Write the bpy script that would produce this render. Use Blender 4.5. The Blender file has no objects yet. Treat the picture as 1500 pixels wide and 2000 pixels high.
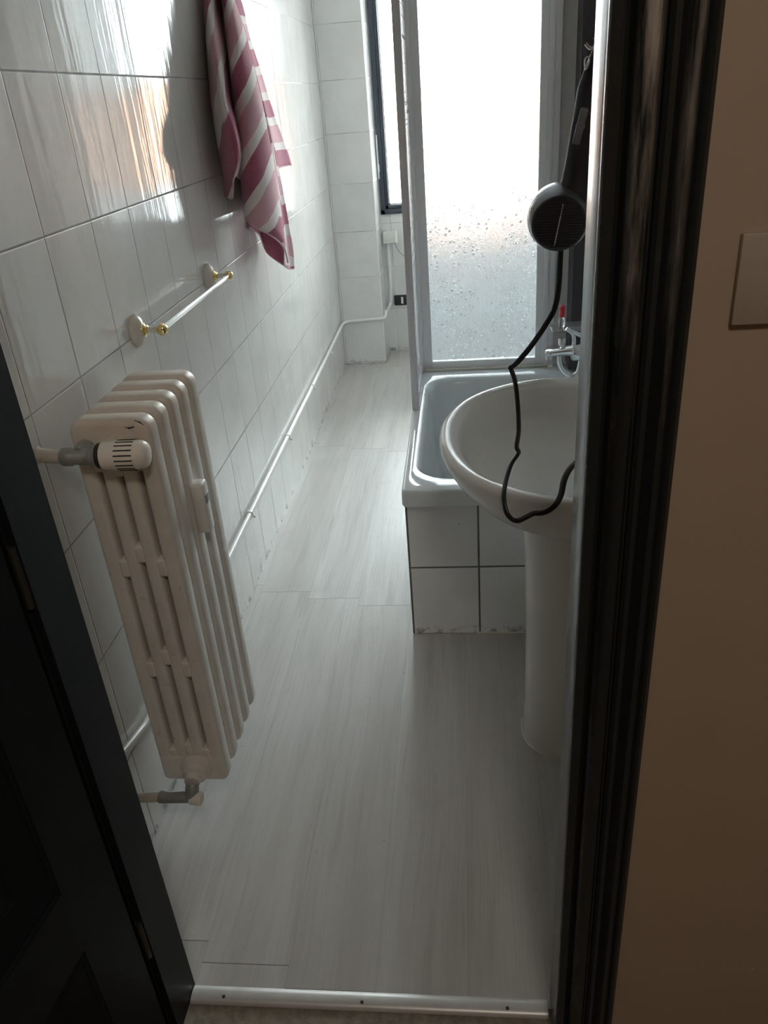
import bpy, bmesh, math, random
from mathutils import Vector, Matrix
random.seed(7)
PI = math.pi
S = bpy.context.scene
COL = S.collection

# ------------------------------------------------------------------ camera
YAW, PITCH, ROLL, FPX, H = 0.119162105, 0.485505633, -0.0799039664, 1536.1, 1.5
_f = Vector((-math.sin(YAW)*math.cos(PITCH), math.cos(YAW)*math.cos(PITCH), -math.sin(PITCH)))
_r0 = Vector((math.cos(YAW), math.sin(YAW), 0)); _u0 = _r0.cross(_f)
_r = _r0*math.cos(ROLL) + _u0*math.sin(ROLL); _u = -_r0*math.sin(ROLL) + _u0*math.cos(ROLL)
EYE = Vector((0, 0, H))
cd = bpy.data.cameras.new('camera'); cam = bpy.data.objects.new('camera', cd); COL.objects.link(cam)
cam.matrix_world = Matrix(((_r.x, _u.x, -_f.x, 0), (_r.y, _u.y, -_f.y, 0), (_r.z, _u.z, -_f.z, H), (0, 0, 0, 1)))
cd.sensor_fit = 'VERTICAL'; cd.sensor_height = 24; cd.lens = 24*FPX/2000; cd.clip_start = 0.02
S.camera = cam

def at(px, py, ax, c):
    """point where the sight line through a picture point meets the plane axis=c"""
    d = _f*FPX + _r*(px-750) + _u*(1000-py)
    return EYE + d*((c-EYE[ax])/d[ax])

# ------------------------------------------------------------------ sky, lamps, exposure
S.view_settings.view_transform = 'Standard'; S.view_settings.look = 'None'
S.view_settings.exposure = 0.92; S.view_settings.gamma = 1.0; S.view_settings.use_curve_mapping = False
try:
    S.cycles.use_denoising = True; S.cycles.max_bounces = 14; S.cycles.diffuse_bounces = 7
    S.cycles.transmission_bounces = 10; S.cycles.transparent_max_bounces = 12
    S.cycles.sample_clamp_indirect = 6.0; S.cycles.blur_glossy = 0.3
except Exception: pass
SKY = 17.0
wd = bpy.data.worlds.new('sky'); S.world = wd; wd.use_nodes = True
bg = wd.node_tree.nodes['Background']; bg.inputs[0].default_value = (0.90, 0.96, 1.0, 1); bg.inputs[1].default_value = SKY

def area(name, loc, rot, sx, sy, power, color, portal=False):
    l = bpy.data.lights.new(name, 'AREA'); l.shape = 'RECTANGLE'; l.size = sx; l.size_y = sy
    l.energy = power; l.color = color
    if portal:
        l.cycles.is_portal = True
    o = bpy.data.objects.new(name, l); COL.objects.link(o); o.location = loc; o.rotation_euler = rot
    return o
area('window_portal', (-.02, 5.27, 1.56), (-PI/2, 0, 0), .96, 1.44, 1, (1, 1, 1), True)
area('hall_fill_light', (.25, -.55, 2.62), (0, 0, 0), .35, .35, 6.0, (1.0, .92, .83))  # unseen area light, added to fill the hall and the camera-facing surfaces

# ------------------------------------------------------------------ node helpers
class N:
    def __init__(s, name):
        s.m = bpy.data.materials.new(name); s.m.use_nodes = True
        s.t = s.m.node_tree; s.n = s.t.nodes; s.l = s.t.links
        s.b = s.n['Principled BSDF']; s.out = s.n['Material Output']
    def node(s, typ, ins=None, **kw):
        n = s.n.new(typ)
        for k, v in kw.items(): setattr(n, k, v)
        for k, v in (ins or {}).items(): s.put(n.inputs[k], v)
        return n
    def put(s, sock, v):
        if isinstance(v, bpy.types.NodeSocket): s.l.new(v, sock)
        elif isinstance(v, (tuple, list)):
            sock.default_value = tuple(v) if len(v) == len(sock.default_value) else (*v, 1)
        else: sock.default_value = v
    def math(s, op, a, b=0.0, c=0.0, clamp=False):
        n = s.n.new('ShaderNodeMath'); n.operation = op; n.use_clamp = clamp
        s.put(n.inputs[0], a); s.put(n.inputs[1], b); s.put(n.inputs[2], c); return n.outputs[0]
    def pos(s):
        g = s.n.new('ShaderNodeNewGeometry'); x = s.n.new('ShaderNodeSeparateXYZ'); s.l.new(g.outputs['Position'], x.inputs[0])
        return g.outputs['Position'], x.outputs
    def noise(s, vec, scale, detail=3, rough=.5, stretch=None):
        if stretch:
            mp = s.node('ShaderNodeMapping', {'Vector': vec, 'Scale': stretch}); vec = mp.outputs[0]
        return s.node('ShaderNodeTexNoise', {'Vector': vec, 'Scale': scale, 'Detail': detail, 'Roughness': rough}).outputs['Fac']
    def mix(s, f, a, b):
        n = s.n.new('ShaderNodeMix'); n.data_type = 'RGBA'
        s.put(n.inputs[0], f); s.put(n.inputs[6], a); s.put(n.inputs[7], b); return n.outputs[2]
    def ramp(s, v, lo, hi):
        return s.node('ShaderNodeMapRange', {'Value': v, 'From Min': lo, 'From Max': hi}, clamp=True).outputs[0]
    def bump(s, h, strength=.3, dist=.002, normal=None):
        n = s.node('ShaderNodeBump', {'Height': h, 'Strength': strength, 'Distance': dist})
        if normal is not None: s.l.new(normal, n.inputs['Normal'])
        return n.outputs[0]
    def set(s, **kw):
        for k, v in kw.items():
            s.put(s.b.inputs[{'col': 'Base Color', 'rough': 'Roughness', 'metal': 'Metallic', 'nor': 'Normal', 'trans': 'Transmission Weight',
                              'ior': 'IOR', 'coat': 'Coat Weight', 'spec': 'Specular IOR Level', 'sheen': 'Sheen Weight', 'coatr': 'Coat Roughness', 'alpha': 'Alpha'}[k]], v)
        return s.m

def plain(name, col, rough=.5, metal=0.0, var=.06, scale=25, coat=0.0, bump=0.0, spec=.5):
    m = N(name); p, _ = m.pos(); n = m.noise(p, scale, 4)
    c = m.mix(n, tuple(max(0, x*(1-var)) for x in col), tuple(min(1, x*(1+var)) for x in col))
    kw = dict(col=c, rough=m.math('ADD', rough-.03, m.math('MULTIPLY', n, .06)), metal=metal, coat=coat, spec=spec)
    if bump: kw['nor'] = m.bump(m.noise(p, scale*6, 3), bump, .001)
    return m.set(**kw)

def tile_mat(name, ua, u0, up, v0, vp, col=(.74, .75, .74), grout=(.20, .19, .18), gw=.0032, rough=.10, wav=.25, dirt=True):
    m = N(name); p, xyz = m.pos()
    u, v = xyz[ua], xyz[2]
    def dist(c, o, per):
        f = m.math('FRACT', m.math('DIVIDE', m.math('SUBTRACT', c, o), per))
        return m.math('MULTIPLY', m.math('MINIMUM', f, m.math('SUBTRACT', 1.0, f)), per)
    d = m.math('MINIMUM', dist(u, u0, up), dist(v, v0, vp))
    g = m.math('SUBTRACT', 1.0, m.ramp(d, gw*.3, gw*.8))
    # per tile id
    iu = m.math('FLOOR', m.math('DIVIDE', m.math('SUBTRACT', u, u0), up)); iv = m.math('FLOOR', m.math('DIVIDE', m.math('SUBTRACT', v, v0), vp))
    cv = m.node('ShaderNodeCombineXYZ', {0: iu, 1: iv, 2: 0.0}).outputs[0]
    wn = m.node('ShaderNodeTexWhiteNoise', {'Vector': cv}, noise_dimensions='3D')
    off = m.node('ShaderNodeVectorMath', {0: wn.outputs['Color'], 1: (9, 9, 9)}, operation='MULTIPLY').outputs[0]
    pp = m.node('ShaderNodeVectorMath', {0: p, 1: off}, operation='ADD').outputs[0]
    vein = m.ramp(m.noise(pp, 5, 6, .62), .40, .72)
    c = m.mix(vein, col, tuple(x*.86 for x in col))
    c = m.mix(m.ramp(wn.outputs['Value'], 0, 1), c, m.mix(.5, c, tuple(x*.93 for x in col)))
    gn = m.noise(p, 9, 3)
    gc = m.mix(m.ramp(gn, .35, .65), grout, tuple(x*1.9 for x in grout))
    c = m.mix(g, c, gc)
    if dirt:
        low = m.math('SUBTRACT', 1.0, m.ramp(v, .0, .035))
        dn = m.ramp(m.noise(p, 28, 5, .65), .50, .60)
        c = m.mix(m.math('MULTIPLY', m.math('MULTIPLY', low, dn), .8), c, (.07, .06, .05))
        sp = m.ramp(m.noise(p, 60, 2, .5), .765, .79)
        c = m.mix(m.math('MULTIPLY', sp, .6), c, (.2, .19, .17))
    st = (15, 15, 1.7)
    hw = m.noise(pp, 1.0, 3, .6, st)
    tilt = m.node('ShaderNodeVectorMath', {0: wn.outputs['Color'], 1: (.5, .5, .5)}, operation='SUBTRACT').outputs[0]
    tilt = m.node('ShaderNodeVectorMath', {0: tilt, 1: (.012, .012, .012)}, operation='MULTIPLY').outputs[0]
    geo = m.n.new('ShaderNodeNewGeometry')
    nn = m.node('ShaderNodeVectorMath', {0: geo.outputs['Normal'], 1: tilt}, operation='ADD').outputs[0]
    nn = m.node('ShaderNodeVectorMath', {0: nn}, operation='NORMALIZE').outputs[0]
    b1 = m.bump(hw, wav, .004, nn)
    b2 = m.bump(m.math('SUBTRACT', 1.0, g), .6, .0012, b1)
    return m.set(col=c, rough=m.mix(g, (rough,)*3, (.7,)*3), nor=b2, spec=.5)

# materials -----------------------------------------------------------------
M = {}
M['tile_left'] = tile_mat('glazed_tile_left', 1, 1.2300, .2055, -.005, .2645, gw=.0034, wav=.36, col=(.70, .69, .665))
M['tile_back'] = tile_mat('glazed_tile_back', 0, -.738, .31, .012, .2635, rough=.16, wav=.12, gw=.0030, grout=(.34, .33, .32), col=(.76, .76, .75))
M['tile_panel'] = tile_mat('glazed_tile_bath', 0, .031, .206, -.002, .2455, grout=(.09, .09, .085), col=(.86, .87, .88), rough=.22, wav=.1, gw=.0050)
M['tile_side'] = tile_mat('glazed_tile_bath_side', 1, 2.0, .206, -.002, .2455, grout=(.12, .11, .11), rough=.22, wav=.1)
M['tile_right'] = tile_mat('glazed_tile_right', 1, 1.23, .2055, -.005, .2645)
M['ceiling'] = plain('ceiling_paint', (.78, .78, .76), .8)
M['plaster'] = plain('ochre_plaster', (.40, .295, .205), .75, var=.05, scale=9, bump=.25)
M['part'] = plain('pale_grey_wall_paint', (.74, .74, .73), .5)
M['plate'] = plain('painted_over_plate', (.38, .305, .235), .5)
M['enamel'] = plain('white_enamel', (.74, .78, .80), .10, var=.02, scale=3, spec=.6)
M['porcelain'] = plain('grey_white_porcelain', (.76, .76, .745), .20, var=.03, scale=3, spec=.5)
M['alu'] = plain('satin_aluminium', (.86, .87, .88), .42, .05, var=.03)
M['alu_dark'] = plain('aged_aluminium', (.66, .65, .69), .45, .05, var=.03)
M['chrome'] = plain('chrome', (.82, .85, .87), .07, 1.0, var=.01)
M['brass'] = plain('polished_brass', (.83, .66, .33), .16, 1.0, var=.05)
M['grey_metal'] = plain('painted_grey_brass', (.34, .34, .32), .45, .4, var=.3, scale=60, bump=.5)
M['dark_metal'] = plain('dark_union_nut', (.06, .055, .05), .4, .6)
M['white_plastic'] = plain('white_plastic', (.78, .77, .73), .35, var=.02)
M['cream_plastic'] = plain('cream_plastic', (.84, .78, .70), .4, var=.03)
M['black_plastic'] = plain('black_plastic', (.018, .018, .024), .38, var=.1)
M['slate_plastic'] = plain('dark_slate_plastic', (.035, .036, .055), .42, var=.1)
M['grey_plastic'] = plain('grey_plastic', (.26, .26, .29), .4)
M['silver_plastic'] = plain('silver_plastic', (.50, .50, .52), .28, .5)
M['shell'] = plain('dark_pearl_plastic', (.24, .24, .27), .24, .5)
M['red_plastic'] = plain('red_plastic', (.55, .03, .04), .35)
M['cord'] = plain('black_cord_rubber', (.010, .010, .012), .38, var=.05)
M['ceramic'] = plain('cream_ceramic', (.70, .66, .60), .22, var=.03)
M['white_pipe'] = plain('white_painted_pipe', (.78, .78, .77), .25, var=.03)
M['pipe_cream'] = plain('cream_painted_pipe', (.60, .54, .47), .4, var=.1)
M['window_black'] = plain('black_window_frame', (.045, .055, .075), .25, var=.1)
M['window_white'] = plain('white_beading', (.8, .8, .8), .4)
M['strip_metal'] = plain('worn_aluminium_strip', (.62, .60, .57), .38, .35, var=.1, scale=30, bump=.1)
M['screw'] = plain('rusty_screw', (.06, .045, .035), .5, .5)
M['chip'] = plain('bare_iron', (.02, .017, .014), .7)
M['caulk'] = plain('yellowed_silicone', (.72, .70, .62), .5, var=.1)
M['facade'] = plain('salmon_facade', (.62, .33, .22), .9, var=.15, scale=1)
M['roof'] = plain('grey_roof', (.35, .34, .33), .9, var=.2, scale=1)
M['dark_panel'] = plain('dark_brown_board', (.055, .047, .055), .45, var=.1)
M['shaft'] = plain('outside_render', (.5, .5, .5), .9)

def radiator_paint():
    m = N('old_cream_radiator_paint'); p, xyz = m.pos()
    n = m.noise(p, 14, 5, .6); n2 = m.noise(p, 60, 3)
    top = m.ramp(xyz[2], .80, 1.04)
    base = m.mix(m.ramp(n, .35, .7), (.74, .715, .67), (.66, .63, .575))
    yel = m.mix(m.ramp(n, .3, .7), (.70, .61, .53), (.63, .54, .45))
    c = m.mix(m.math('MULTIPLY', top, .85), base, yel)
    c = m.mix(m.ramp(n2, .66, .80), c, (.50, .44, .37))
    return m.set(col=c, rough=.38, nor=m.bump(m.noise(p, 45, 3), .25, .0015))
M['radiator'] = radiator_paint()

def dark_paint():
    m = N('chipped_black_gloss_paint'); p, xyz = m.pos()
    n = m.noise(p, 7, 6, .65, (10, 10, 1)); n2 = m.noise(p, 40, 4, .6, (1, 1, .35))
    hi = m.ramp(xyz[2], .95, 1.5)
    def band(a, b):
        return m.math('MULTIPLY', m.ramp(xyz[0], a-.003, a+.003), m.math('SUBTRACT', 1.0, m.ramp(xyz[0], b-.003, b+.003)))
    rub_highlight = m.math('MAXIMUM', band(.154, .172), m.math('MULTIPLY', band(.195, .206), .55))
    wear_highlight_z = m.ramp(m.math('ADD', xyz[2], m.math('MULTIPLY', n, .5)), 1.45, 1.95)
    w = m.math('MULTIPLY', m.math('MULTIPLY', rub_highlight, wear_highlight_z), m.ramp(n, .36, .60))  # worn ridge paint, with a highlight from above painted in, fading downwards
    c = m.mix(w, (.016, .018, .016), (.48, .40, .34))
    h = m.math('ADD', m.math('MULTIPLY', n, 1.0), m.math('MULTIPLY', n2, .4))
    return m.set(col=c, rough=m.math('ADD', .18, m.math('MULTIPLY', n2, .2)), nor=m.bump(h, .30, .003), spec=.55)
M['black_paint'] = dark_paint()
def jamb_paint():
    m = N('worn_gloss_jamb_paint'); p, xyz = m.pos()
    n = m.noise(p, 6, 5, .6, (8, 8, 1))
    c = m.mix(m.ramp(n, .4, .65), (.075, .08, .075), (.13, .125, .115))
    return m.set(col=c, rough=.24, nor=m.bump(n, .12, .003), spec=.7)
M['jamb'] = jamb_paint()
def door_paint():
    m = N('dark_slate_door_paint'); p, xyz = m.pos()
    n = m.noise(p, 5, 4, .6, (3, 3, 1))
    return m.set(col=m.mix(n, (.006, .0085, .009), (.010, .013, .014)), rough=.45, spec=.14, nor=m.bump(m.noise(p, 60, 3, .5, (1, 1, .2)), .1, .001))
M['door'] = door_paint()

def floor_mat():
    m = N('grey_wood_look_planks'); p, xyz = m.pos()
    W, L = .1765, 1.277
    k = m.math('FLOOR', m.math('DIVIDE', m.math('ADD', xyz[0], .548), W))
    fu = m.math('FRACT', m.math('DIVIDE', m.math('ADD', xyz[0], .548), W))
    r = m.node('ShaderNodeTexWhiteNoise', {'W': m.math('ADD', k, 3.3)}, noise_dimensions='1D').outputs['Value']
    off = m.math('SUBTRACT', .925, m.math('MULTIPLY', k, .045))
    off = m.math('MAXIMUM', off, .862)
    vv = m.math('DIVIDE', m.math('SUBTRACT', xyz[1], off), L)
    fv = m.math('FRACT', vv); kv = m.math('FLOOR', vv)
    du = m.math('MULTIPLY', m.math('MINIMUM', fu, m.math('SUBTRACT', 1.0, fu)), W)
    dv = m.math('MULTIPLY', m.math('MINIMUM', fv, m.math('SUBTRACT', 1.0, fv)), L)
    seam_u = m.math('MULTIPLY', m.math('SUBTRACT', 1.0, m.ramp(du, .0003, .0011)), .22)
    seam_v = m.math('MULTIPLY', m.math('SUBTRACT', 1.0, m.ramp(dv, .0006, .0018)), .6)
    seam = m.math('MAXIMUM', seam_u, seam_v)
    ids = m.node('ShaderNodeCombineXYZ', {0: k, 1: kv, 2: 1.0}).outputs[0]
    rn = m.node('ShaderNodeTexWhiteNoise', {'Vector': ids}, noise_dimensions='3D')
    off3 = m.node('ShaderNodeVectorMath', {0: rn.outputs['Color'], 1: (5, 5, 5)}, operation='MULTIPLY').outputs[0]
    pp = m.node('ShaderNodeVectorMath', {0: p, 1: off3}, operation='ADD').outputs[0]
    broad = m.noise(pp, 1.0, 3, .55, (11, 1.1, 1))
    warp = m.noise(pp, 2.0, 2, .5)
    wy = m.node('ShaderNodeCombineXYZ', {0: m.math('MULTIPLY', warp, .04), 1: 0.0, 2: 0.0}).outputs[0]
    pw = m.node('ShaderNodeVectorMath', {0: pp, 1: wy}, operation='ADD').outputs[0]
    fine = m.noise(pw, 1.0, 5, .62, (230, 3.2, 1))
    knot = m.noise(pw, 1.0, 4, .6, (34, 2.2, 1))
    c = m.mix(m.ramp(broad, .32, .68), (.57, .565, .555), (.45, .435, .415))
    c = m.mix(m.math('MULTIPLY', m.ramp(knot, .53, .74), .55), c, (.30, .275, .25))
    c = m.mix(m.math('MULTIPLY', m.ramp(fine, .5, .75), .42), c, (.30, .285, .265))
    c = m.mix(m.math('MULTIPLY', rn.outputs['Value'], .45), c, (.42, .39, .35))
    spot = m.ramp(m.noise(p, 55, 2, .5), .775, .79)
    c = m.mix(m.math('MULTIPLY', spot, .7), c, (.07, .055, .045))
    scuff = m.ramp(m.noise(p, 5, 6, .7), .57, .72)
    c = m.mix(m.math('MULTIPLY', scuff, .30), c, (.36, .31, .26))
    c = m.mix(seam, c, (.06, .055, .05))
    h = m.math('SUBTRACT', m.math('MULTIPLY', fine, .8), m.math('MULTIPLY', seam, 1.0))
    return m.set(col=c, rough=m.math('ADD', .30, m.math('MULTIPLY', fine, .22)), nor=m.bump(h, .45, .0012), spec=.5)
M['floor'] = floor_mat()
def hall_floor():
    m = N('brown_speckled_stone'); p, _ = m.pos()
    c = m.mix(m.ramp(m.noise(p, 60, 4, .7), .35, .65), (.16, .13, .095), (.28, .24, .18))
    return m.set(col=c, rough=.5)
M['hall_floor'] = hall_floor()

def towel_mat():
    m = N('striped_terry')
    a = m.node('ShaderNodeAttribute', attribute_name='stripe').outputs['Fac']
    p, _ = m.pos()
    a = m.math('ADD', a, m.math('MULTIPLY', m.math('SUBTRACT', m.noise(p, 12, 2), .5), .10))
    half = m.math('MULTIPLY', a, .5)
    fr = m.math('FRACT', half)                       # 0..1 over rose + pink
    f1 = m.math('FRACT', a)
    d = m.math('MINIMUM', f1, m.math('SUBTRACT', 1.0, f1))
    white = m.math('SUBTRACT', 1.0, m.ramp(d, .155, .18))
    pink = m.math('GREATER_THAN', fr, .5)
    c = m.mix(pink, (.38, .085, .165), (.64, .36, .41))
    c = m.mix(white, c, (.80, .74, .72))
    n = m.noise(p, 420, 3, .6)
    c = m.mix(m.math('MULTIPLY', m.ramp(n, .4, .7), .25), c, (.75, .6, .62))
    return m.set(col=c, rough=.95, sheen=.25, nor=m.bump(n, .6, .0025), spec=.15)
M['towel'] = towel_mat()
M['hem'] = plain('pink_hem', (.62, .42, .47), .95, scale=200)

def frosted():
    m = N('wet_frosted_acrylic'); p, xyz = m.pos()
    def drops(scale, r0, r1, seed):
        pv = m.node('ShaderNodeVectorMath', {0: p, 1: (seed, seed, seed)}, operation='ADD').outputs[0]
        pv = m.node('ShaderNodeMapping', {'Vector': pv, 'Scale': (1, .0, .85)}).outputs[0]
        v = m.node('ShaderNodeTexVoronoi', {'Vector': pv, 'Scale': scale, 'Randomness': 1.0}, feature='F1')
        sel = m.math('GREATER_THAN', m.node('ShaderNodeSeparateColor', {0: v.outputs['Color']}).outputs[0], .35)
        h = m.math('SUBTRACT', 1.0, m.ramp(v.outputs['Distance'], r0, r1))
        return m.math('MULTIPLY', h, sel)
    big = m.math('MULTIPLY', drops(58, .04, .30, 0.0), m.ramp(m.noise(p, 4, 3, .6, (1.3, 1, 1)), .36, .48)); mid = drops(125, .05, .36, 3.1)
    clus = m.ramp(m.noise(p, 6, 3, .6, (1.6, 1, .8)), .40, .62)
    sm = m.noise(p, 190, 2, .5)
    run = m.noise(p, 1.0, 3, .6, (55, 1, 3))
    h = m.math('ADD', m.math('MULTIPLY', big, 1.0), m.math('MULTIPLY', m.math('MULTIPLY', mid, clus), .8))
    h = m.math('ADD', h, m.math('MULTIPLY', sm, .32)); h = m.math('ADD', h, m.math('MULTIPLY', run, .35))
    nor = m.bump(h, .8, .006)
    dm = m.ramp(m.math('MAXIMUM', big, m.math('MULTIPLY', mid, clus)), .05, .5)
    m.set(col=(.93, .95, .97), rough=m.math('SUBTRACT', .30, m.math('MULTIPLY', dm, .26)), trans=1.0, ior=1.35, nor=nor, spec=.5)
    tr = m.node('ShaderNodeBsdfTranslucent', {'Color': (.82, .87, .92, 1), 'Normal': nor})
    mx = m.node('ShaderNodeMixShader', {0: .11}); m.l.new(m.b.outputs[0], mx.inputs[1]); m.l.new(tr.outputs[0], mx.inputs[2])
    m.l.new(mx.outputs[0], m.out.inputs[0])
    return m.m
M['frosted'] = frosted()
def clear(name, tint=(.95, .98, .97), k=.9):
    m = N(name)
    t = m.node('ShaderNodeBsdfTransparent', {'Color': (*tint, 1)}); g = m.node('ShaderNodeBsdfGlossy', {'Color': (1, 1, 1, 1), 'Roughness': .02})
    fr = m.node('ShaderNodeFresnel', {'IOR': 1.45})
    mx = m.node('ShaderNodeMixShader', {0: fr.outputs[0]}); m.l.new(t.outputs[0], mx.inputs[1]); m.l.new(g.outputs[0], mx.inputs[2])
    m.l.new(mx.outputs[0], m.out.inputs[0]); return m.m
M['pane'] = clear('window_glass')
def rodglass():
    m = N('clear_acrylic'); return m.set(col=(.97, .98, .98), rough=.06, trans=.85, ior=1.4)
M['acrylic'] = rodglass()

# ------------------------------------------------------------------ mesh helpers
def obj(name, bm, mat, parent=None, smooth=40, loc=None):
    me = bpy.data.meshes.new(name); bmesh.ops.recalc_face_normals(bm, faces=bm.faces[:]); bm.to_mesh(me); bm.free()
    for mm in (mat if isinstance(mat, (list, tuple)) else [mat]): me.materials.append(mm)
    if smooth:
        for p in me.polygons: p.use_smooth = True
        me.set_sharp_from_angle(angle=math.radians(smooth))
    o = bpy.data.objects.new(name, me); COL.objects.link(o)
    if loc: o.location = loc
    if parent:
        o.parent = parent
    return o
def root(name, loc, label, cat, group=None):
    o = bpy.data.objects.new(name, None); COL.objects.link(o); o.location = loc; o.empty_display_size = .05
    o['label'] = label; o['category'] = cat
    if group: o['group'] = group
    return o
def tag(o, label, cat, group=None):
    o['label'] = label; o['category'] = cat
    if group: o['group'] = group
    return o
def struct(o): o['kind'] = 'structure'; return o
def child_world(o):      # children are modelled in world space: cancel the root's offset
    o.matrix_parent_inverse = Matrix.Translation(-o.parent.location); return o
def cobj(name, bm, mat, parent, smooth=40):
    o = obj(name, bm, mat, parent, smooth)
    par = parent; off = Vector((0, 0, 0))
    while par is not None and par.type == 'EMPTY':
        off += par.location; par = par.parent
    if parent.type == 'EMPTY': o.matrix_parent_inverse = Matrix.Translation(-off)
    return o

def box(bm, x0, x1, y0, y1, z0, z1, bev=0, seg=2):
    r = bmesh.ops.create_cube(bm, size=1); vs = r['verts']
    for v in vs:
        v.co = Vector(((x0+x1)/2 + v.co.x*(x1-x0), (y0+y1)/2 + v.co.y*(y1-y0), (z0+z1)/2 + v.co.z*(z1-z0)))
    if bev:
        es = list({e for v in vs for e in v.link_edges})
        bmesh.ops.bevel(bm, geom=es, offset=bev, segments=seg, profile=.5, affect='EDGES')
    return bm
def B(*a, **k):
    bm = bmesh.new(); return box(bm, *a, **k)
def loft(bm, rings, cap0=True, cap1=True, closed=True):
    R = [[bm.verts.new(p) for p in ring] for ring in rings]; n = len(R[0])
    for a, b in zip(R, R[1:]):
        for i in range(n if closed else n-1):
            j = (i+1) % n
            bm.faces.new((a[i], a[j], b[j], b[i]))
    if cap0: bm.faces.new(R[0][::-1])
    if cap1: bm.faces.new(R[-1])
    return R
def frame_of(d, up=Vector((0, 0, 1))):
    d = d.normalized()
    if abs(d.dot(up)) > .95: up = Vector((1, 0, 0))
    a = d.cross(up).normalized(); b = a.cross(d).normalized(); return a, b
def tube(bm, pts, r, n=12, flat=1.0, cap=True, up=Vector((0, 0, 1))):
    pts = [Vector(p) for p in pts]; rings = []; a0 = None
    for i, p in enumerate(pts):
        d = (pts[min(i+1, len(pts)-1)] - pts[max(i-1, 0)])
        if a0 is None: a, b = frame_of(d, up)
        else:
            dd = d.normalized(); a = (a0 - dd*a0.dot(dd)).normalized(); b = a.cross(dd).normalized()
        a0 = a; rr = r[i] if isinstance(r, (list, tuple)) else r
        rings.append([p + a*rr*math.cos(t)*1.0 + b*rr*flat*math.sin(t) for t in [2*PI*k/n for k in range(n)]])
    loft(bm, rings, cap, cap); return bm
def smooth_path(pts, k=8):
    pts = [Vector(p) for p in pts]; out = []
    for i in range(len(pts)-1):
        p0 = pts[max(i-1, 0)]; p1 = pts[i]; p2 = pts[i+1]; p3 = pts[min(i+2, len(pts)-1)]
        for j in range(k):
            t = j/k
            out.append(.5*((2*p1) + (p2-p0)*t + (2*p0-5*p1+4*p2-p3)*t*t + (3*p1-p0-3*p2+p3)*t**3))
    out.append(pts[-1]); return out
def lathe(bm, origin, axis, prof, n=24, sx=1.0, sy=1.0):
    """prof: list of (distance along axis, radius)"""
    o = Vector(origin); ax = Vector(axis).normalized(); a, b = frame_of(ax)
    rings = [[o + ax*h + a*r*sx*math.cos(t) + b*r*sy*math.sin(t) for t in [2*PI*k/n for k in range(n)]] for h, r in prof]
    loft(bm, rings, True, True); return bm
def rring(cx, cy, hx_, hy_, r, z, n=8):
    pts = []
    for qx, qy, a0 in ((1, 1, 0), (-1, 1, PI/2), (-1, -1, PI), (1, -1, 3*PI/2)):
        for k in range(n+1):
            a = a0+PI/2*k/n; pts.append((cx+qx*(hx_-r)+r*math.cos(a), cy+qy*(hy_-r)+r*math.sin(a), z))
    return pts
def prism(bm, pts, z0, z1):
    loft(bm, [[(x, y, z0) for x, y in pts], [(x, y, z1) for x, y in pts]]); return bm

# ================================================================== THE SETTING
XL, XR, ZC = -.75, .46, 2.65
struct(obj('wall_left', B(XL-.10, XL, .79, 5.12, -.02, ZC), M['tile_left'], smooth=0))
struct(obj('wall_right', B(XR, XR+.10, .88, 5.12, -.02, ZC), M['tile_right'], smooth=0))
struct(obj('ceiling', B(-1.7, 1.7, -1.7, 5.4, ZC, ZC+.1), M['ceiling'], smooth=0))
struct(obj('floor', B(XL-.02, XR+.02, .862, 5.16, -.05, 0), M['floor'], smooth=0))
struct(obj('floor_hall', B(-1.7, 1.7, -1.7, .862, -.05, -.004), M['hall_floor'], smooth=0))
# window wall with its opening
WX0, WX1, WZ0, WZ1 = -.483, .42, .855, 2.28
bm = bmesh.new()
box(bm, XL-.1, WX0, 5.12, 5.30, -.02, ZC); box(bm, WX1, XR+.1, 5.12, 5.30, -.02, ZC)
box(bm, WX0, WX1, 5.12, 5.30, -.02, WZ0); box(bm, WX0, WX1, 5.12, 5.30, WZ1, ZC)
struct(obj('wall_back', bm, M['tile_back'], smooth=0))
# tiled pier in the left back corner
struct(obj('wall_back_pier', B(XL, -.490, 4.85, 5.12, 0, ZC, bev=.004), M['tile_back'], smooth=0))
# partition beside the shower screen
struct(obj('wall_partition', B(.345, XR, 3.05, 3.13, 0, ZC), M['part'], smooth=0))
# front partition with the doorway
DX0, DX1 = -.549, .131
bm = bmesh.new()
box(bm, -1.7, DX0-.012, .80, .88, -.02, ZC); box(bm, DX1+.012, 1.7, .80, .88, -.02, ZC); box(bm, DX0-.012, DX1+.012, .80, .88, 2.12, ZC)
o = struct(obj('wall_front', bm, M['plaster'], smooth=0))
struct(obj('wall_hall_left', B(-1.75, -1.65, -1.7, .8, -.02, ZC), M['plaster'], smooth=0))
struct(obj('wall_hall_right', B(1.65, 1.75, -1.7, .8, -.02, ZC), M['plaster'], smooth=0))
struct(obj('wall_hall_back', B(-1.7, 1.7, -1.75, -1.65, -.02, ZC), M['plaster'], smooth=0))
# tall dark board on the right wall next to the partition
struct(obj('trim_1', B(.395, XR, 2.93, 3.05, .535, 2.45, bev=.003), M['dark_panel'], smooth=0))

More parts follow.
